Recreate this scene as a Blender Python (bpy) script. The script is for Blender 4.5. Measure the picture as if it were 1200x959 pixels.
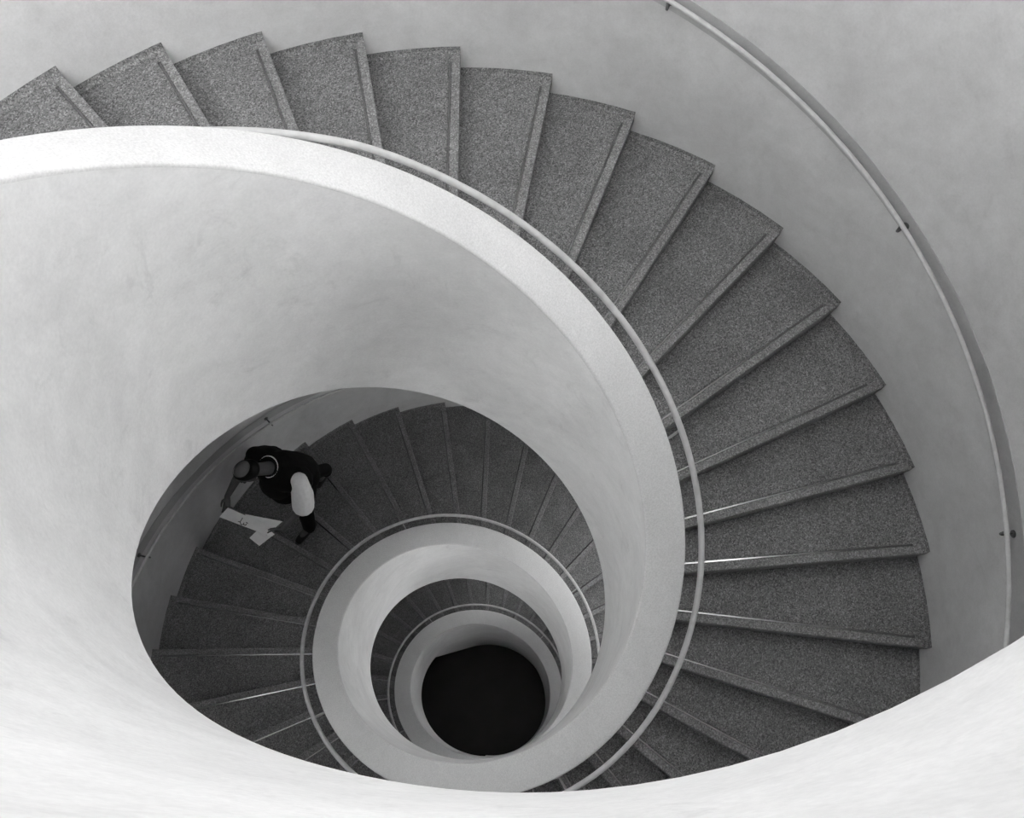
import bpy, bmesh, math, random
from mathutils import Vector, Matrix

for o in list(bpy.data.objects):
    bpy.data.objects.remove(o)
scene = bpy.context.scene
COL = scene.collection
random.seed(4)

CAM_ROWS = [[0.5907022, 0.7412993, -0.3186634], [-0.8067873, 0.5489087, -0.2186174], [0.0128562, 0.3862313, 0.9223124]]
CAM_LOC = [-0.56458, -0.69461, 3.12111]
FOCAL_PX = 952.802
PITCH = 5.33059
PARAPET_T = 0.21030
DROP = 1.66118
WALL_R = 2.86297
NOSE_DROP = 1.02198
FLOOR_Z = -13.02972
E2C = -0.03251
E2S = 0.03093
SP_INNER = [0.0472, 0.0812, 0.0982, 0.0508, -0.0795, -0.0486, -0.0078, -0.0226, -0.0178, -0.0211, -0.057, -0.1103, -0.1194, -0.0622, -0.0138, 0.008, 0.003, 0.0022, 0.0061, 0.0052, -0.0194, -0.0387, -0.0356, -0.0204, -0.0063, -0.0002, -0.0074, -0.0195, -0.015, -0.0003, 0.0124, 0.0203, 0.0194, 0.0125, 0.005, -0.0018]
SP_THICK = [0.0005, 0.0005, 0.0004, -0.0004, -0.0025, -0.0063, -0.0112, -0.0136, -0.0067, 0.0005, -0.0054, -0.0154, -0.015, -0.0106, -0.0138, -0.021, -0.0203, -0.0082, 0.0043, 0.0158, 0.0173, 0.0081, 0.0002, -0.0005, 0.0037, 0.0099, 0.0138, 0.0142, 0.0143, 0.0133, 0.01, 0.0064, 0.0033, 0.0011, -0.0002, -0.001]
SP_DROP = [0.0091, -0.0061, -0.0254, -0.0496, -0.0619, -0.0707, -0.0372, 0.0144, 0.0177, 0.0012, -0.0067, -0.0026, 0.0013, 0.0032, 0.0072, 0.0162, 0.0295, 0.0384, 0.0368, 0.029, 0.0204, 0.0119, 0.005, 0.0017, 0.0019, 0.0049, 0.0089, 0.0117, 0.0112, 0.0074, 0.0035, 0.001, -0.0001, -0.0004, -0.0004, -0.0002]
SP_WALL = [0.0031, 0.0026, 0.001, -0.0041, -0.0151, -0.0332, -0.0535, -0.0581, -0.0083, 0.0785, 0.0554, -0.0218, -0.0642, -0.0592, -0.039, -0.0173, 0.0076, 0.0433, 0.0718, 0.062, 0.037, 0.016, 0.0036, -0.0016, -0.0027, -0.0021, -0.0012, -0.0005, -0.0001, 0.0001, 0.0001, 0.0001, 0.0, 0.0, -0.0, -0.0]


# ------------------------------------------------------------------ camera
cam_data = bpy.data.cameras.new('camera')
cam_data.sensor_fit = 'HORIZONTAL'
cam_data.sensor_width = 36.0
cam_data.lens = FOCAL_PX / 1200.0 * 36.0
cam_data.clip_start = 0.02
cam_data.clip_end = 200
cam = bpy.data.objects.new('camera', cam_data)
COL.objects.link(cam)
cam.matrix_world = Matrix.Translation(Vector(CAM_LOC)) @ Matrix(CAM_ROWS).to_4x4()
scene.camera = cam

# ------------------------------------------------------------------ sky, exposure
world = bpy.data.worlds.new('overcast_sky')
scene.world = world
world.use_nodes = True
bg = world.node_tree.nodes['Background']
bg.inputs['Color'].default_value = (1, 1, 1, 1)
bg.inputs['Strength'].default_value = 1.35
scene.view_settings.view_transform = 'Standard'
scene.view_settings.look = 'None'
scene.view_settings.exposure = 3.08
scene.view_settings.gamma = 1.0
scene.view_settings.use_curve_mapping = False
WALL_TOP = 8.5
# unseen windows added to the outer wall, placed and sized for the daylight they let in: (first, last column of 3 degrees, sill, head); the tall first one lights the top
ADDED_WINDOWS = [(36, 61, 2.0, 7.9), (64, 73, 2.8, 5.5), (8, 13, 1.7, 3.5), (49, 52, -0.4, 0.4), (49, 56, -5.8, -4.7), (12, 17, -5.9, -4.4),
           (3, 6, -5.9, -4.7), (74, 79, -1.3, 0.0), (113, 117, -10.7, -9.5), (23, 27, -10.4, -9.6)]

# ------------------------------------------------------------------ the shape of the stair
# th is the angle in degrees walked down the stair (clockwise seen from above); one turn drops PITCH metres
def spline(c, th):
    x = (th + 360.0) / 36.0
    i = min(max(int(math.floor(x)), 1), len(c) - 3)
    u = x - i
    return ((1-u)**3*c[i-1] + (3*u**3-6*u*u+4)*c[i] + (-3*u**3+3*u*u+3*u+1)*c[i+1] + u**3*c[i+2]) / 6.0

def rim_z(th): return -PITCH * th / 360.0
def r_in(th):
    a = math.radians(2 * th)
    return 1.0 + E2C*math.cos(a) + E2S*math.sin(a) + spline(SP_INNER, th)
def r_out(th): return r_in(th) + PARAPET_T + spline(SP_THICK, th)
def edge_z(th): return rim_z(th) - DROP - spline(SP_DROP, th)
def nose_z(th): return rim_z(th) - NOSE_DROP
def r_wall_line(th): return WALL_R + spline(SP_WALL, min(max(th, -340), 840))
def r_wall(phi, z):
    t = -(z + NOSE_DROP) / PITCH * 360.0
    k = math.floor((t - phi) / 360.0)
    w = (t - phi) / 360.0 - k
    return (1-w) * r_wall_line(phi + 360*k) + w * r_wall_line(phi + 360*(k+1))
def pt(r, th, z):
    a = -math.radians(th)
    return Vector((r*math.cos(a), r*math.sin(a), z))

NOSES = []
for a_, b_, n_ in ((-78, -68, 1), (-68, -58, 1), (-58, -47.5, 1), (-47.5, -36.8, 1), (-36.8, -26, 1), (-26, -15.5, 1), (-15.5, -4.3, 1),
                   (-4.3, 6.6, 1), (6.6, 17.7, 1), (17.7, 28.8, 1), (28.8, 39, 1), (39, 49, 1), (49, 60, 1), (60, 233, 16), (233, 243, 1),
                   (243, 253, 1), (253, 283, 3), (283, 294, 1), (294, 304.5, 1), (304.5, 315, 1)):
    for q in range(n_):
        NOSES.append(a_ + (b_ - a_) * q / n_)
x_ = 315.0
while nose_z(x_) > FLOOR_Z + 0.08:
    NOSES.append(x_); x_ += 10.55
x_ = -78 - 10.6
while x_ > -300:
    NOSES.insert(0, x_); x_ -= 10.6

# ------------------------------------------------------------------ materials
def new_mat(name):
    m = bpy.data.materials.new(name); m.use_nodes = True
    nt = m.node_tree
    return m, nt, nt.nodes['Principled BSDF']
def ramp(nt, fac, stops):
    r = nt.nodes.new('ShaderNodeValToRGB')
    while len(r.color_ramp.elements) < len(stops): r.color_ramp.elements.new(0.5)
    for e, (p, v) in zip(r.color_ramp.elements, stops):
        e.position = p; e.color = (v, v, v, 1)
    nt.links.new(fac, r.inputs['Fac'])
    return r.outputs['Color']
def noise(nt, vec, scale, detail=4, rough=0.55, dist=0.0):
    n = nt.nodes.new('ShaderNodeTexNoise')
    n.inputs['Scale'].default_value = scale; n.inputs['Detail'].default_value = detail
    n.inputs['Roughness'].default_value = rough; n.inputs['Distortion'].default_value = dist
    nt.links.new(vec, n.inputs['Vector'])
    return n.outputs['Fac']
def mult(nt, a, b):
    m = nt.nodes.new('ShaderNodeMix'); m.data_type = 'RGBA'; m.blend_type = 'MULTIPLY'
    m.inputs[0].default_value = 1.0
    nt.links.new(a, m.inputs[6]); nt.links.new(b, m.inputs[7])
    return m.outputs[2]
def plaster(name, base, mottle=0.10, scale=1.0, smudge=0.0, grain=0.93):
    m, nt, bs = new_mat(name)
    co = nt.nodes.new('ShaderNodeTexCoord').outputs['Object']
    a = ramp(nt, noise(nt, co, 1.7*scale, 7, 0.62, 0.6), ((0.30, base*(1-mottle)), (0.70, base*(1+mottle*0.5))))
    b = ramp(nt, noise(nt, co, 11*scale, 6, 0.65, 0.3), ((0.34, 1-mottle*0.55), (0.62, 1.0)))
    c = ramp(nt, noise(nt, co, 90 if grain > 0.9 else 130, 3, 0.6), ((0.30, grain), (0.65, 1.0)))
    col = mult(nt, mult(nt, a, b), c)
    if smudge:
        d = ramp(nt, noise(nt, co, 4.3, 9, 0.72, 1.2), ((0.56, 1.0), (0.74, 1.0-smudge)))
        col = mult(nt, col, d)
    nt.links.new(col, bs.inputs['Base Color'])
    bs.inputs['Roughness'].default_value = 0.85
    bs.inputs['Specular IOR Level'].default_value = 0.25
    bp = nt.nodes.new('ShaderNodeBump'); bp.inputs['Strength'].default_value = 0.12; bp.inputs['Distance'].default_value = 0.01
    nt.links.new(noise(nt, co, 35, 5, 0.6), bp.inputs['Height']); nt.links.new(bp.outputs['Normal'], bs.inputs['Normal'])
    return m
def terrazzo(name, base, spread=0.62):
    m, nt, bs = new_mat(name)
    co = nt.nodes.new('ShaderNodeTexCoord').outputs['Object']
    v = nt.nodes.new('ShaderNodeTexVoronoi'); v.inputs['Scale'].default_value = 165
    nt.links.new(co, v.inputs['Vector'])
    sp = nt.nodes.new('ShaderNodeSeparateColor'); nt.links.new(v.outputs['Color'], sp.inputs['Color'])
    a = ramp(nt, sp.outputs[0], ((0.0, base*(1-spread)), (0.45, base*0.9), (0.8, base*1.15), (1.0, base*(1+spread*1.3))))
    b = ramp(nt, noise(nt, co, 3.0, 6, 0.6, 0.4), ((0.30, 0.78), (0.68, 1.08)))
    nt.links.new(mult(nt, a, b), bs.inputs['Base Color'])
    bs.inputs['Roughness'].default_value = 0.6
    bs.inputs['Specular IOR Level'].default_value = 0.3
    return m
def plain(name, v, rough=0.6, metal=0.0, spec=0.4, mottle=0.12, scale=20):
    m, nt, bs = new_mat(name)
    co = nt.nodes.new('ShaderNodeTexCoord').outputs['Object']
    nt.links.new(ramp(nt, noise(nt, co, scale, 4), ((0.3, v*(1-mottle)), (0.7, v*(1+mottle)))), bs.inputs['Base Color'])
    bs.inputs['Roughness'].default_value = rough; bs.inputs['Metallic'].default_value = metal
    bs.inputs['Specular IOR Level'].default_value = spec
    return m
M_PARAPET = plaster('pale_plaster', 0.82, 0.11, 1.0, 0.16)
M_COPING = plaster('grainy_coping', 0.72, 0.07, 1.0, 0.0, 0.82)
M_WALL = plaster('grey_plaster', 0.63, 0.13, 1.0, 0.10)
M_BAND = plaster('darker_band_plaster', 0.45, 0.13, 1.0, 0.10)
M_STEP = terrazzo('speckled_terrazzo', 0.20)
M_LIP = terrazzo('pale_nosing_terrazzo', 0.245, 0.5)
M_STRIP = plain('strip_metal', 0.30, 0.22, 1.0)
M_RAIL = plain('painted_rail', 0.50, 0.4, 0.0, 0.5)
M_BRACKET = plain('dark_bracket', 0.12, 0.45, 0.3)
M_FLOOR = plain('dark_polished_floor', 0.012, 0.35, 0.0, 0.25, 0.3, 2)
M_SKIN = plain('skin', 0.10, 0.6, 0, 0.3)
M_BLACK = plain('black_cloth', 0.006, 0.9, 0, 0.1)
M_TROUSER = plain('dark_trousers', 0.008, 0.9, 0, 0.1)
M_HAIR = plain('black_hair', 0.006, 0.7, 0, 0.2, 0.3, 120)
M_SHIRT = plain('white_cotton', 0.72, 0.9, 0, 0.2, 0.06, 30)
M_SHOE = plain('black_shoe', 0.01, 0.6)
M_PAPER = plain('white_paper', 0.85, 0.7, 0, 0.2, 0.03)
M_INK = plain('dark_ink', 0.05, 0.7)

# ------------------------------------------------------------------ helpers
def link(name, verts, faces, mat, parent=None, smooth=False):
    me = bpy.data.meshes.new(name)
    me.from_pydata([tuple(v) for v in verts], [], faces)
    me.update()
    bm = bmesh.new(); bm.from_mesh(me)
    bmesh.ops.recalc_face_normals(bm, faces=bm.faces); bm.to_mesh(me); bm.free()
    me.materials.append(mat)
    if smooth:
        for p in me.polygons: p.use_smooth = True
    o = bpy.data.objects.new(name, me)
    COL.objects.link(o)
    if parent: o.parent = parent
    return o
def empty(name, loc=(0, 0, 0)):
    o = bpy.data.objects.new(name, None); o.empty_display_size = 0.2
    COL.objects.link(o); o.location = loc
    return o
def tag(o, label, cat, group=None):
    o['label'] = label; o['category'] = cat
    if group: o['group'] = group
    return o
def frange(a, b, step):
    n = max(1, int(round((b - a) / step)))
    return [a + (b - a) * i / n for i in range(n + 1)]
def sweep(profile_fn, ths, closed=True, caps=True):
    """profile_fn(th) -> list of points; skins successive profiles"""
    vs, fs, n = [], [], None
    for th in ths:
        pr = profile_fn(th); n = len(pr); vs += pr
    m = n if closed else n - 1
    for i in range(len(ths) - 1):
        for j in range(m):
            a, b = i*n + j, i*n + (j+1) % n
            fs.append((a, b, b + n, a + n))
    if closed and caps:
        fs.append(tuple(range(n))); fs.append(tuple(range((len(ths)-1)*n, len(ths)*n)))
    return vs, fs
def tube(path, rad, seg=10):
    vs, fs = [], []
    for i, p in enumerate(path):
        t = (path[min(i+1, len(path)-1)] - path[max(i-1, 0)]).normalized()
        up = Vector((0, 0, 1)) if abs(t.z) < 0.95 else Vector((1, 0, 0))
        s = t.cross(up).normalized(); u = s.cross(t)
        for k in range(seg):
            a = 2*math.pi*k/seg
            vs.append(p + (s*math.cos(a) + u*math.sin(a)) * rad)
    for i in range(len(path)-1):
        for k in range(seg):
            a, b = i*seg + k, i*seg + (k+1) % seg
            fs.append((a, b, b+seg, a+seg))
    fs.append(tuple(range(seg))); fs.append(tuple(range((len(path)-1)*seg, len(path)*seg)))
    return vs, fs
def sharp(o, ang=35):
    me = o.data
    bm = bmesh.new(); bm.from_mesh(me)
    for e in bm.edges:
        if len(e.link_faces) == 2 and e.calc_face_angle(0) > math.radians(ang): e.smooth = False
    for f in bm.faces: f.smooth = True
    bm.to_mesh(me); bm.free()

TOP_TH, END_TH = -318.0, 866.0
END_UNDER = 742.0
while edge_z(END_UNDER) > FLOOR_Z + 0.02: END_UNDER += 1.0

# ------------------------------------------------------------------ setting: outer wall, floor, wall under the last flight
# ADDED_WINDOWS: first and last column (3 degrees each), sill height, head height
NP = 120
def wall_grid():
    zset = set(round(z, 3) for z in frange(FLOOR_Z - 0.05, WALL_TOP, 0.35))
    for c0, c1, s, h in ADDED_WINDOWS: zset |= {round(s, 3), round(h, 3)}
    zs = sorted(zset); vs = []; fs = []
    R2 = 3.12
    for z in zs:
        for k in range(NP): vs.append(pt(r_wall(k*360/NP, z), k*360/NP, z))
    n1 = len(vs)
    for z in zs:
        for k in range(NP): vs.append(pt(R2, k*360/NP, z))
    def hole(i, k):
        zm = (zs[i] + zs[i+1]) / 2
        return any(s < zm < h and (k - c0) % NP < (c1 - c0) for c0, c1, s, h in ADDED_WINDOWS)
    for i in range(len(zs) - 1):
        for k in range(NP):
            k2 = (k + 1) % NP
            a, b_, c, d = i*NP + k, i*NP + k2, (i+1)*NP + k2, (i+1)*NP + k
            if not hole(i, k):
                fs.append((a, b_, c, d)); fs.append((n1+a, n1+d, n1+c, n1+b_))
                if hole(i, k2): fs.append((b_, n1+b_, n1+c, c))
                if hole(i, (k-1) % NP): fs.append((a, d, n1+d, n1+a))
                if i+1 < len(zs)-1 and hole(i+1, k): fs.append((d, c, n1+c, n1+d))
                if i > 0 and hole(i-1, k): fs.append((a, n1+a, n1+b_, b_))
    for i, flip in ((0, 0), (len(zs)-1, 1)):
        for k in range(NP):
            k2 = (k + 1) % NP
            fs.append((i*NP+k, i*NP+k2, n1+i*NP+k2, n1+i*NP+k))
    return vs, fs
vs, fs = wall_grid()
wall = link('wall_outer', vs, fs, M_WALL); sharp(wall, 40); wall['kind'] = 'structure'
for w_i, (c0, c1, s, h) in enumerate(ADDED_WINDOWS):
    bars = []
    nb = max(1, (c1-c0)//5)
    ths_ = [c0*3.0 + (c1-c0)*3.0*q/nb for q in range(nb+1)]
    vs, fs = [], []
    def bar(p0, p1, ra, rb):
        """bar between two (th, z) corners"""
        (ta, za), (tb, zb) = p0, p1
        b0 = len(vs)
        for r in (ra, rb):
            vs.extend([pt(r, ta, za), pt(r, tb, za), pt(r, tb, zb), pt(r, ta, zb)])
        fs.extend([(b0, b0+1, b0+2, b0+3), (b0+4, b0+7, b0+6, b0+5)] + [(b0+q, b0+4+q, b0+4+(q+1) % 4, b0+(q+1) % 4) for q in range(4)])
    for t in ths_: bar((t-0.5, s), (t+0.5, h), 3.03, 3.08)
    for q in range(nb):
        for z_ in ((s, (s+h)/2 - 0.025, h-0.05) if h-s > 2 else (s, h-0.05)): bar((ths_[q]+0.4, z_), (ths_[q+1]-0.4, z_+0.05), 3.035, 3.075)
    wo = link('added_window_%d' % (w_i + 1), vs, fs, M_BRACKET); wo['kind'] = 'structure'  # bars of the added windows, all out of view

# ceiling over the stair
vs = [pt(3.12, k*6, WALL_TOP) for k in range(60)] + [pt(3.12, k*6, WALL_TOP+0.25) for k in range(60)]
fs = [tuple(range(60)), tuple(range(60, 120))] + [(k, (k+1) % 60, 60+(k+1) % 60, 60+k) for k in range(60)]
ce = link('ceiling', vs, fs, M_WALL); ce['kind'] = 'structure'

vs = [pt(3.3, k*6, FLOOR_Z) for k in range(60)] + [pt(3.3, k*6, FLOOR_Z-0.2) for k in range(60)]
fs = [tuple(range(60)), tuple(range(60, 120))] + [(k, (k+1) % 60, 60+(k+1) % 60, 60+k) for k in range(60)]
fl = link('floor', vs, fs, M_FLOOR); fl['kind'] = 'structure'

def under_prof(th):
    r = r_in(th)
    top = edge_z(th) + 0.04
    bot = FLOOR_Z + (edge_z(624) - FLOOR_Z) * max(0.0, (664 - th) / 40.0)**2      # raking end of the closing wall
    return [pt(r+0.03, th, bot), pt(r+0.03, th, top), pt(r+0.17, th, top), pt(r+0.17, th, bot)]
vs, fs = sweep(under_prof, frange(626, END_UNDER, 3))
o = link('wall_understair', vs, fs, M_PARAPET); sharp(o); o['kind'] = 'structure'

# ------------------------------------------------------------------ parapet: a thick plaster band coiling round the well
def para_levels(th):
    zb = max(edge_z(th), FLOOR_Z + 0.003)
    zt = max(rim_z(th), FLOOR_Z + 1.0)
    return zb, zt, max(min(zb, zt - 1.2), FLOOR_Z + 0.003)
def para_prof(th):
    ri, ro = r_in(th), r_out(th)
    zb, zt, zo = para_levels(th)
    return [pt(ri, th, zb), pt(ri, th, zt-0.02), pt(ro, th, zt-0.02), pt(ro, th, zo)]
def coping_prof(th):
    ri, ro = r_in(th), r_out(th)
    zt = para_levels(th)[1]; e = 0.011
    return [pt(ri, th, zt-0.02), pt(ri, th, zt-e), pt(ri+e*0.3, th, zt-e*0.3), pt(ri+e, th, zt),
            pt(ro-e, th, zt), pt(ro-e*0.3, th, zt-e*0.3), pt(ro, th, zt-e), pt(ro, th, zt-0.02)]
vs, fs = sweep(para_prof, frange(TOP_TH, END_TH, 3))
parapet = link('parapet', vs, fs, M_PARAPET); sharp(parapet, 50)
tag(parapet, 'pale plaster parapet wall coiling down round the open well of the stair', 'parapet')
vs, fs = sweep(coping_prof, frange(TOP_TH, END_TH, 3))
coping = link('coping', vs, fs, M_COPING, parapet); sharp(coping, 50)
coping['label'] = 'flat grainy top of the parapet'

# ------------------------------------------------------------------ staircase: steps with metal strips, and the soffit
stair = tag(empty('staircase', (0, 0, FLOOR_Z)), 'speckled grey terrazzo steps winding down between parapet and outer wall', 'staircase')
stair_inv = Matrix.Translation((0, 0, -FLOOR_Z))
def put(o):
    o.data.transform(stair_inv); return o
LIP, TH_LIP = 0.004, 0.045
def radial(th, r, d, z):
    """point at radius r along the ray th, moved d metres on down the stair"""
    a = -math.radians(th)
    return Vector((r*math.cos(a) + d*math.sin(a), r*math.sin(a) - d*math.cos(a), z))
for k in range(1, len(NOSES)):
    t0, t1 = NOSES[k-1], NOSES[k]
    z = nose_z(t1); z0 = nose_z(t0)
    zb = max(z - 0.26, FLOOR_Z + 0.002)
    # cross-section through the step at fractional radius, from the back (under the step above) to the lip
    fe = 1 - 0.085 / (r_wall(t1 % 360, z) - r_out(t1))
    fr = [0, 0.25, 0.5, 0.75, fe, fe + 0.001, 1]
    NS = len(fr) - 1
    vs, fs = [], []
    def rw(th, zz): return r_wall(th % 360, zz) + 0.004
    for s in range(NS + 1):
        f = fr[s]; gd = 0.008 if f <= fe else 0.0
        ri0, ri1 = r_out(t0) - 0.012, r_out(t1) - 0.012
        ra = ri0 + (rw(t0, z) - ri0) * f
        rb = ri1 + (rw(t1, z) - ri1) * f
        prof = []
        m = 4
        for q in range(m + 1):
            g = q / m
            th = t0 + (t1 - t0) * g
            rr = (r_out(th) - 0.012) * (1-f) + rw(th, z) * f
            d = -0.05 * (1-g) - 0.066 * g
            prof.append(radial(th, rr, d, z))
        prof += [radial(t1, rb, -0.0655, z-gd), radial(t1, rb, -0.0485, z-gd), radial(t1, rb, -0.048, z), radial(t1, rb, -0.006, z),
                 radial(t1, rb, -0.001, z-0.002), radial(t1, rb, 0, z-0.006), radial(t1, rb, 0, z-TH_LIP),
                 radial(t1, rb, -LIP, z-TH_LIP-0.004), radial(t1, rb, -LIP-0.012, zb), radial(t0, ra, -0.05, zb)]
        n = len(prof); vs += prof
    for s in range(NS):
        for j in range(n):
            a, b = s*n + j, s*n + (j+1) % n
            fs.append((a, b, b+n, a+n))
    fs.append(tuple(range(n))); fs.append(tuple(range(NS*n, NS*n+n)))
    lip_faces = [s*n + j for s in range(NS) for j in range(7, 11)]
    # coved upstand where the tread meets the outer wall
    base = len(vs); m = 5
    for q in range(m + 1):
        g = q / m; th = t0 + (t1 - t0) * g; R_ = rw(th, z)
        d = -0.03 * (1-g)
        for (dr, dz) in ((-0.034, -0.004), (-0.030, 0.004), (-0.012, 0.012), (-0.006, 0.034), (0.004, 0.036), (0.004, -0.004)):
            vs.append(radial(th, R_+dr, d, z+dz))
    for q in range(m):
        for j in range(6):
            a, b = base+q*6+j, base+q*6+(j+1) % 6
            fs.append((a, b, b+6, a+6))
    fs.append(tuple(range(base, base+6))); fs.append(tuple(range(base+m*6, base+m*6+6)))
    st = put(link('step', vs, fs, M_STEP, stair))
    st.data.materials.append(M_LIP)
    for q in lip_faces: st.data.polygons[q].material_index = 1
    # metal strip let into the tread behind the lip
    r0, r1 = r_out(t1) + 0.005, rw(t1, z) - 0.087
    d0, d1 = -0.062, -0.0525
    v = []
    for (d, h) in ((d0, -0.009), (d0, -0.0025), (d1, -0.0025), (d1, -0.009)):
        v += [radial(t1, r0, d, z+h), radial(t1, r1, d, z+h)]
    f_ = [(0, 2, 3, 1), (2, 4, 5, 3), (4, 6, 7, 5), (6, 0, 1, 7), (0, 6, 4, 2), (1, 3, 5, 7)]
    sp = put(link('nosing_strip', v, f_, M_STRIP, st))
    if k == 1: sp['label'] = 'thin metal strip let into the tread edge'
def soffit_prof(th):
    ri, zz = r_in(th), edge_z(th)
    R_ = r_wall(th % 360, zz) + 0.01
    z2 = max(zz, FLOOR_Z + 0.002)
    return [pt(ri+0.004, th, z2), pt((ri+R_)/2, th, z2), pt(R_, th, z2), pt(R_, th, z2+0.06), pt((ri+R_)/2, th, z2+0.06), pt(ri+0.004, th, z2+0.06)]
vs, fs = sweep(soffit_prof, frange(TOP_TH, END_UNDER, 4))
so = put(link('soffit', vs, fs, M_PARAPET, stair)); sharp(so)
so['label'] = 'smooth plaster underside of the flight'

# ------------------------------------------------------------------ handrails
def make_rail(name, label, path, rad, brackets):
    root = tag(empty(name, path[len(path)//2]), label, 'handrail')
    inv = Matrix.Translation(-root.location)
    vs, fs = tube(path, rad, 12)
    o = link('rail', vs, fs, M_RAIL, root, True); o.data.transform(inv)
    for arm, ros, dirv in brackets:
        vs, fs = tube(arm, 0.007, 8)
        b = link('bracket', vs, fs, M_RAIL if rad > 0.014 else M_BRACKET, root, True); b.data.transform(inv)
        vs, fs = tube([ros, ros + dirv*0.010], 0.020, 14)
        c = link('rosette', vs, fs, M_RAIL if rad > 0.014 else M_BRACKET, b); c.data.transform(inv)
    return root
def irail_dz(th): return 0.055 + 0.07*min(max((-50-th)/30, 0), 1)
inner_path = [pt(r_out(th) + 0.09, th, rim_z(th) - irail_dz(th)) for th in frange(TOP_TH + 6, 800, 3)]
br = []
for th in (-236.5, -148.7, -61, 27.0, 115, 203, 291, 378.5, 466, 554, 642, 730):
    R0, z = r_out(th), rim_z(th) - irail_dz(th)
    br.append(([pt(R0, th, z-0.09), pt(R0+0.05, th, z-0.085), pt(R0+0.08, th, z-0.06), pt(R0+0.09, th, z-0.01)], pt(R0, th, z-0.09), pt(1, th, 0)))
make_rail('handrail', 'slim pale handrail following the outside of the coiling parapet', inner_path, 0.0155, br)
def wall_rail_off(th):
    w = min(max((th - 60) / 170.0, 0), 1)
    return 0.082 + 0.03*w, 0.95 + 0.13*w
def orail(th):
    dr, dz = wall_rail_off(th)
    z = nose_z(th) + dz
    return pt(r_wall(th % 360, z) - dr, th, z)
br = []
for th in [18.3 + 32.6*q for q in range(-9, 24)]:
    dr, dz = wall_rail_off(th); z = nose_z(th) + dz
    R0 = r_wall(th % 360, z)
    br.append(([pt(R0, th, z-0.07), pt(R0-dr*0.8, th, z-0.07), pt(R0-dr, th, z-0.055), pt(R0-dr, th, z-0.01)], pt(R0, th, z-0.07), -pt(1, th, 0)))
rail2 = make_rail('handrail', 'round handrail held on dark brackets along the curved outer wall', [orail(th) for th in frange(TOP_TH + 6, 780, 3)], 0.0125, br)
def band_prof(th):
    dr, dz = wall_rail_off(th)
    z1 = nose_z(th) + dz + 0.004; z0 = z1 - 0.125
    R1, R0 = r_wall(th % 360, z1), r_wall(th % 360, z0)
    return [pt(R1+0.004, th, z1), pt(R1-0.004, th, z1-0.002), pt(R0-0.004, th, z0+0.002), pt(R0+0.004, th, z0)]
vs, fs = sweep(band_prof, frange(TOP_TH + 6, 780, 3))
bd = link('dark_band', vs, fs, M_BAND, rail2); sharp(bd, 50); bd.data.transform(Matrix.Translation(-rail2.location))  # thin strip, darker than the wall, following the rail
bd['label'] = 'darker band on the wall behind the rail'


# ------------------------------------------------------------------ the visitor: walking up, head bowed over a folded map
TREAD_Z = nose_z(NOSES[min(range(len(NOSES)), key=lambda i: abs(NOSES[i] - 273))])
def W(f, l, u):
    """forward, left, up in metres -> world"""
    return Vector((0.10 - f, 2.20 - l, TREAD_Z + u))
def ball(bm, c, r, M=None, seg=14):
    m = Matrix.Translation(c) @ (M if M else Matrix.Identity(4)) @ Matrix.Diagonal((*r, 1)) if isinstance(r, tuple) else Matrix.Translation(c) @ Matrix.Scale(r, 4)
    bmesh.ops.create_uvsphere(bm, u_segments=seg, v_segments=seg//2+2, radius=1.0, matrix=m)
def limb(bm, chain, seg=12):
    """chain of (point, radius): tapered capsules"""
    for c, r in chain: ball(bm, c, r, None, seg)
    for (a, ra), (b, rb) in zip(chain, chain[1:]):
        d = b - a
        if d.length < 1e-5: continue
        q = d.to_track_quat('Z', 'Y').to_matrix().to_4x4()
        bmesh.ops.create_cone(bm, cap_ends=True, segments=seg, radius1=ra, radius2=rb, depth=d.length,
                              matrix=Matrix.Translation((a + b) / 2) @ q)
def fuse(name, bm, mat, parent, voxel=0.008, smooth=4, origin=None):
    """one continuous skin over everything gathered in bm"""
    me = bpy.data.meshes.new(name); bm.to_mesh(me); bm.free()
    tmp = bpy.data.objects.new(name + '_raw', me); COL.objects.link(tmp)
    rm = tmp.modifiers.new('r', 'REMESH'); rm.mode = 'VOXEL'; rm.voxel_size = voxel
    if smooth:
        sm = tmp.modifiers.new('s', 'SMOOTH'); sm.factor = 0.5; sm.iterations = smooth
    dg = bpy.context.evaluated_depsgraph_get()
    out = bpy.data.meshes.new_from_object(tmp.evaluated_get(dg))
    bpy.data.objects.remove(tmp); bpy.data.meshes.remove(me)
    out.name = name
    out.materials.clear(); out.materials.append(mat)
    for p in out.polygons: p.use_smooth = True
    if parent: out.transform(Matrix.Translation(-parent.location))
    o = bpy.data.objects.new(name, out); COL.objects.link(o)
    if parent: o.parent = parent
    return o
person = tag(empty('person', W(0.0, -0.05, 0.0)), 'person in a black vest and white short sleeves reading a folded map on the stairs', 'person')
HEAD = W(0.175, -0.150, 1.545)
HS = 1.13
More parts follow.
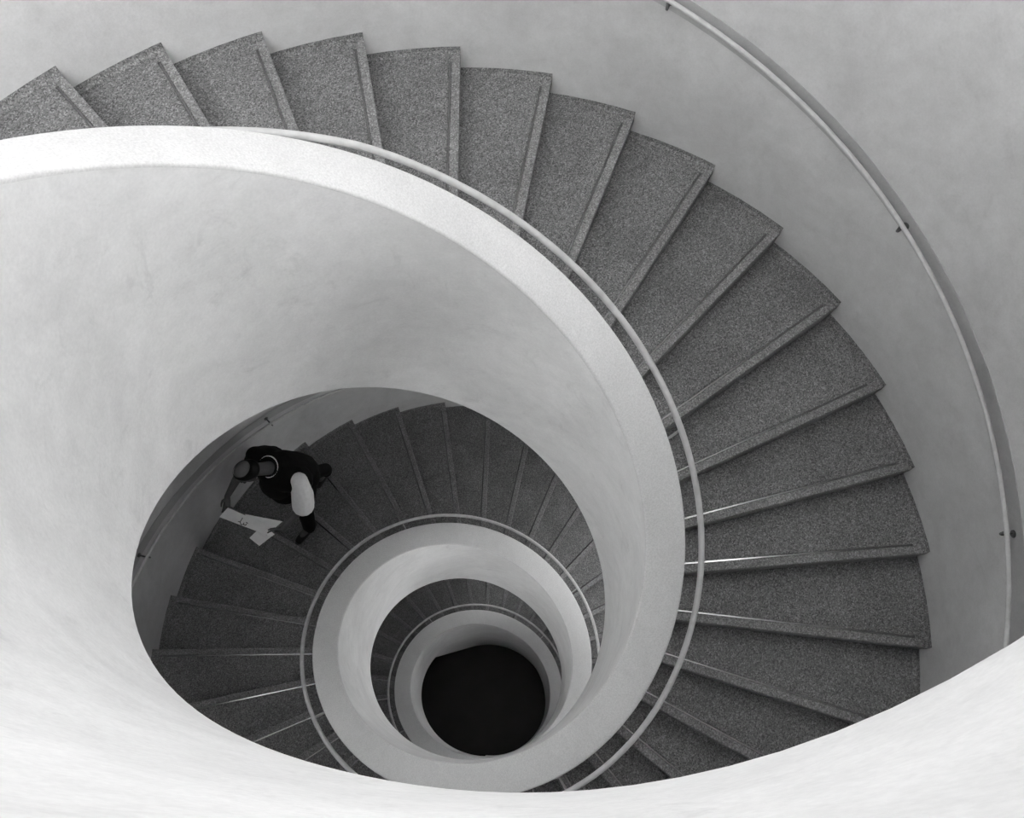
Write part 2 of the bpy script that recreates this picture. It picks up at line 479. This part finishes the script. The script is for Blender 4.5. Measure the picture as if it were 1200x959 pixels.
# head axes: nose looks down, forward and to the right
look = (W(0.80, -0.36, -0.36) - W(0, 0, 0)).normalized()
side = look.cross(Vector((0, 0, 1))).normalized()          # towards the person's right
crown = side.cross(look).normalized()
HM = Matrix((side, look, crown)).transposed().to_4x4()      # local x right, y nose, z crown
def hd(x, y, z): return HEAD + (side*x + look*y + crown*z)*HS
hips, waist, chest, nape = W(-.15, -.04, .93), W(-.10, -.04, 1.07), W(-.01, -.05, 1.27), W(.045, -.085, 1.425)
shL, shR = W(0.0, .175, 1.37), W(0.02, -.275, 1.37)
elL, elR = W(.115, .275, 1.12), W(.17, -.405, 1.11)
wrL, wrR = W(.345, .222, 1.0), W(.43, -.385, 1.0)
hipL, hipR = W(-.13, .055, .90), W(-.15, -.135, .90)
knL, knR = W(.06, .085, .50), W(-.21, -.165, .46)
anL, anR = W(.13, .085, .10), W(-.43, -.20, .03)
bm = bmesh.new()
ball(bm, HEAD + crown*.02*HS, (.077*HS, .097*HS, .098*HS), HM, 20)                 # skull
ball(bm, hd(0, .035, -.055), (.064, .068, .076), HM, 16)               # jaw
limb(bm, [(hd(0, .085, -.075), .020), (hd(0, .075, -.085), .026)])    # chin
limb(bm, [(hd(0, .098, .012), .010), (hd(0, .118, -.022), .015)])     # nose
for s in (-1, 1):
    ball(bm, hd(.014*s, .108, -.026), .010)                            # nostril
    limb(bm, [(hd(.015*s, .093, .022), .011), (hd(.052*s, .076, .020), .010)])   # brow
    ball(bm, hd(.040*s, .078, -.022), (.022, .016, .018), HM, 10)      # cheekbone
    ball(bm, hd(.082*s, -.008, -.008), (.011, .022, .032), HM, 10)     # ear
limb(bm, [(hd(-.022, .092, -.052), .007), (hd(.022, .092, -.052), .007)])       # lips
limb(bm, [(hd(0, -.03, -.05), .056), (nape, .060), (W(.0, -.06, 1.36), .07)])  # neck
limb(bm, [(hips, .135), (waist, .130), (chest, .150)])
limb(bm, [(shR, .050), (W(.01, -.05, 1.36), .06), (shL, .050)])
for sh, el, wr in ((shL, elL, wrL), (shR, elR, wrR)):
    limb(bm, [(sh, .054), ((sh+el)/2, .049), (el, .040), (el.lerp(wr, .35), .041), (wr, .026)])
for hp, kn, an in ((hipL, knL, anL), (hipR, knR, anR)):
    limb(bm, [(hp, .085), (kn, .056), (kn.lerp(an, .35), .055), (an, .036)])
limb(bm, [(anL, .038), (W(.32, .085, .035), .030)]); limb(bm, [(anR, .038), (W(-.27, -.205, -.10), .030)])
def hand(wr, d, across, up, curl):
    """palm, four fingers of unequal length and a thumb; d = along the fingers, across = towards the thumb"""
    pc = wr + d*.055
    limb(bm, [(wr, .025), (wr + d*.03 + across*.018, .017), (wr + d*.085 + across*.026, .014)])
    limb(bm, [(wr, .025), (wr + d*.03 - across*.018, .017), (wr + d*.080 - across*.028, .013)])
    limb(bm, [(wr + d*.02, .018), (wr + d*.085, .015)])
    for k, (off, ln) in enumerate(((.030, .070), (.010, .078), (-.011, .072), (-.031, .056))):
        b0 = wr + d*.085 + across*off
        b1 = b0 + (d*.90 - up*curl*.30).normalized()*ln*.42
        b2 = b1 + (d*.75 - up*curl*.75).normalized()*ln*.33
        b3 = b2 + (d*.45 - up*curl*1.0).normalized()*ln*.25
        limb(bm, [(b0, .0098), (b1, .0090), (b2, .0082), (b3, .0072)], 8)
    t0 = wr + d*.025 + across*.022
    t1 = t0 + (d*.55 + across*.75 + up*.25).normalized()*.042
    t2 = t1 + (d*.90 + across*.30 + up*.10).normalized()*.032
    t3 = t2 + (d*.95 - across*.05 - up*.15).normalized()*.025
    limb(bm, [(t0, .014), (t1, .0115), (t2, .0100), (t3, .0080)], 8)
def vec(f, l, u): return W(f, l, u) - W(0, 0, 0)
# left hand under the paper with the thumb on top, right hand at the far end
hand(wrL + vec(.0, 0, -.012), vec(.62, -.55, -.10).normalized(), vec(.45, -.30, .85).normalized(), vec(-.5, -.3, .8).normalized(), 0.8)
hand(wrR + vec(0, 0, -.012), vec(.75, .55, -.12).normalized(), vec(.30, -.45, .85).normalized(), vec(-.4, .5, .8).normalized(), 0.8)
body = fuse('body', bm, M_SKIN, person, 0.0055, 3)

# black hair: a fringe round a bald crown, thick at the back
bm = bmesh.new()
NA = 40
rings = []
for i in range(NA):
    a = 2*math.pi*i/NA                                                 # 0 = towards the nose
    front = max(0.0, math.cos(a)); back = max(0.0, -math.cos(a))
    lo = math.radians(56 + 48*back**.6 + 30*abs(math.sin(a))**2*(1-front)); hi = math.radians(48 - 9*front + 3*back)
    for q in range(5):
        ph = hi + (lo-hi)*q/4
        for rr in (1.0,):
            x, y, z = math.sin(ph)*math.sin(a), math.sin(ph)*math.cos(a), math.cos(ph)
            rings.append(bm.verts.new(hd(.082*x, .102*y, .02 + .104*z)))
for i in range(NA):
    for q in range(4):
        a, b = i*5+q, ((i+1) % NA)*5+q
        bm.faces.new((rings[a], rings[b], rings[b+1], rings[a+1]))
bmesh.ops.solidify(bm, geom=bm.faces[:], thickness=-0.012)
me = bpy.data.meshes.new('hair'); bm.to_mesh(me); bm.free()
me.materials.append(M_HAIR); me.transform(Matrix.Translation(-person.location))
for p in me.polygons: p.use_smooth = True
hair = bpy.data.objects.new('hair', me); COL.objects.link(hair); hair.parent = person
hair['label'] = 'black fringe of hair round the bald crown'

for s in (-1, 1):
    bm = bmesh.new(); ball(bm, hd(.032*s, .0885, -.003), .0125, None, 10)
    me = bpy.data.meshes.new('eye'); bm.to_mesh(me); bm.free(); me.materials.append(M_HAIR)
    me.transform(Matrix.Translation(-person.location))
    e_ = bpy.data.objects.new('eye', me); COL.objects.link(e_); e_.parent = person

# black vest: torso and shoulders, open at the neck
bm = bmesh.new()
ball(bm, hips + vec(.02, 0, -.01), .165); ball(bm, hips + vec(.0, .08, .0), .13); ball(bm, hips + vec(.0, -.08, .0), .13)
ball(bm, waist + vec(.14, .05, .02), .175); ball(bm, waist + vec(.12, -.06, .03), .165); ball(bm, chest + vec(.07, .03, -.05), .17)
limb(bm, [(hips, .18), (waist, .185), (chest + vec(-.02, 0, 0), .18)])
limb(bm, [(W(-.05, .11, 1.20), .135), (W(-.03, .10, 1.32), .115)]); limb(bm, [(W(-.05, -.21, 1.20), .135), (W(-.01, -.22, 1.33), .120)])
limb(bm, [(shR + vec(0, -.01, -.005), .085), (W(-.02, -.05, 1.345), .095), (W(-.01, .12, 1.365), .078)])
limb(bm, [(shR, .082), (shR.lerp(elR, .30), .066)])
limb(bm, [(shL + vec(.03, -.05, -.02), .085), (W(.07, -.02, 1.30), .11), (shR + vec(.03, .05, -.02), .085)])
for i in range(24):
    a = 2*math.pi*i/24
    ball(bm, W(.035, -.085, 1.418) + vec(.088*math.cos(a), .102*math.sin(a), -.045*math.cos(a)), .030, None, 8)
vest = fuse('vest', bm, M_BLACK, person, 0.010, 5); vest['label'] = 'black sleeveless vest'
# white shirt: sleeves and the rim of the collar
bm = bmesh.new()
limb(bm, [(shL + vec(-.03, .015, .01), .080), (shL.lerp(elL, .45) + vec(-.02, .035, .01), .098), (shL.lerp(elL, .84) + vec(-.005, .025, -.005), .100)])
o = fuse('sleeve', bm, M_SHIRT, person, 0.008, 4); o['label'] = 'white short sleeve on the left arm'
bm = bmesh.new()
path = []
for i in range(25):
    a = 2*math.pi*i/24
    path.append(W(.035, -.085, 1.440) + vec(.083*math.cos(a), .096*math.sin(a), -.045*math.cos(a)))
vs_, fs_ = tube(path, 0.0065, 8)
cl = link('collar', vs_, fs_, M_SHIRT, None, True); bm.free()
cl.data.transform(Matrix.Translation(-person.location)); cl.parent = person; cl['label'] = 'pale collar rim at the back of the neck'
# dark trousers and black shoes
bm = bmesh.new()
limb(bm, [(hips + vec(0, 0, -.03), .150), (W(-.14, -.04, .87), .140)])
for hp, kn, an in ((hipL, knL, anL), (hipR, knR, anR)):
    limb(bm, [(hp, .108), (kn, .078), (kn.lerp(an, .5), .074), (an + vec(0, 0, .02), .066), (an + vec(.01, 0, -.03), .064)])
fuse('trousers', bm, M_TROUSER, person, 0.010, 4)
for pts in ([(anL, .052), (W(.10, .085, .055), .048), (W(.20, .085, .050), .047), (W(.30, .085, .042), .041)],
            [(anR, .052), (W(-.45, -.20, -.010), .048), (W(-.36, -.203, -.055), .046), (W(-.27, -.206, -.098), .042)]):
    bm = bmesh.new(); limb(bm, pts)
    fuse('shoe', bm, M_SHOE, person, 0.008, 3)

# ------------------------------------------------------------------ the papers in the hands
def sheet(name, pts, label, cat, group, thick=0.0016, n=8, sag=0.006):
    """a four-cornered sheet with a slight bend; pts are a, b, c, d around"""
    a, b, c, d = [W(*p) for p in pts]
    root = b
    vs, fs = [], []
    for lay in (0, 1):
        for i in range(n+1):
            s = i/n
            for j in range(3):
                t = j/2
                p = a.lerp(d, s).lerp(b.lerp(c, s), t)
                p = p + Vector((0, 0, -sag*math.sin(math.pi*s) + (0.004 if j == 1 else 0) - lay*thick))
                vs.append(p)
    m = (n+1)*3
    for i in range(n):
        for j in range(2):
            q = i*3+j
            fs.append((q, q+1, q+4, q+3)); fs.append((m+q, m+q+3, m+q+4, m+q+1))
    for i in range(n):
        for j in (0, 2):
            q = i*3+j
            fs.append((q, q+3, m+q+3, m+q))
    for i in (0, n):
        for j in range(2):
            q = i*3+j
            fs.append((q, q+1, m+q+1, m+q))
    o = link(name, vs, fs, M_PAPER)
    return tag(o, label, cat)
strip = sheet('folded_map', [(.499, -.308, 1.0), (.609, -.309, .996), (.465, .185, .988), (.395, .150, .992)],
              'long folded white map with a dark mark, held across both hands', 'map', None)
sheet('paper_sheet', [(.452, -.150, .986), (.470, -.10, .984), (.420, .150, .975), (.300, .172, .986)],
      'white sheet fanned out behind the folded map, nearer the vest', 'paper', None)
sheet('paper_sheet', [(.430, .050, .976), (.590, .030, .970), (.590, .150, .966), (.430, .190, .970)],
      'white sheet corner poking out in front of the folded map, below the hand', 'paper', None)
# the printed mark on the map: short dark strokes
def stroke(pts, w=0.006):
    vs, fs = [], []
    for (f0, l0), (f1, l1) in zip(pts, pts[1:]):
        d = Vector((f1-f0, l1-l0)).normalized(); nx = Vector((-d.y, d.x))*w/2
        b = len(vs)
        for (f, l, s) in ((f0, l0, 1), (f1, l1, 1), (f1, l1, -1), (f0, l0, -1)):
            vs.append(W(f + nx.x*s, l + nx.y*s, MARK_U(f, l)))
        for (f, l, s) in ((f0, l0, 1), (f1, l1, 1), (f1, l1, -1), (f0, l0, -1)):
            vs.append(W(f + nx.x*s, l + nx.y*s, MARK_U(f, l) - .002))
        fs += [(b, b+1, b+2, b+3), (b+4, b+7, b+6, b+5)] + [(b+q, b+4+q, b+4+(q+1) % 4, b+(q+1) % 4) for q in range(4)]
    return vs, fs
def MARK_U(f, l):
    return 1.0005 - 0.004 + 0.0035
c_ = (.520, -.105)
segs = [[(-.030, -.030), (.012, -.022), (.020, -.040)], [(.012, -.022), (.026, .004), (.010, .016)], [(-.004, .010), (.012, .022), (.004, .040), (-.012, .036)], [(-.018, .022), (-.020, .044)]]
vs, fs = [], []
for s_ in segs:
    v_, f_ = stroke([(c_[0]+a, c_[1]+b) for a, b in s_])
    fs += [tuple(i+len(vs) for i in f) for f in f_]; vs += v_
mk = link('printed_mark', vs, fs, M_INK, strip); mk['label'] = 'small dark printed mark'
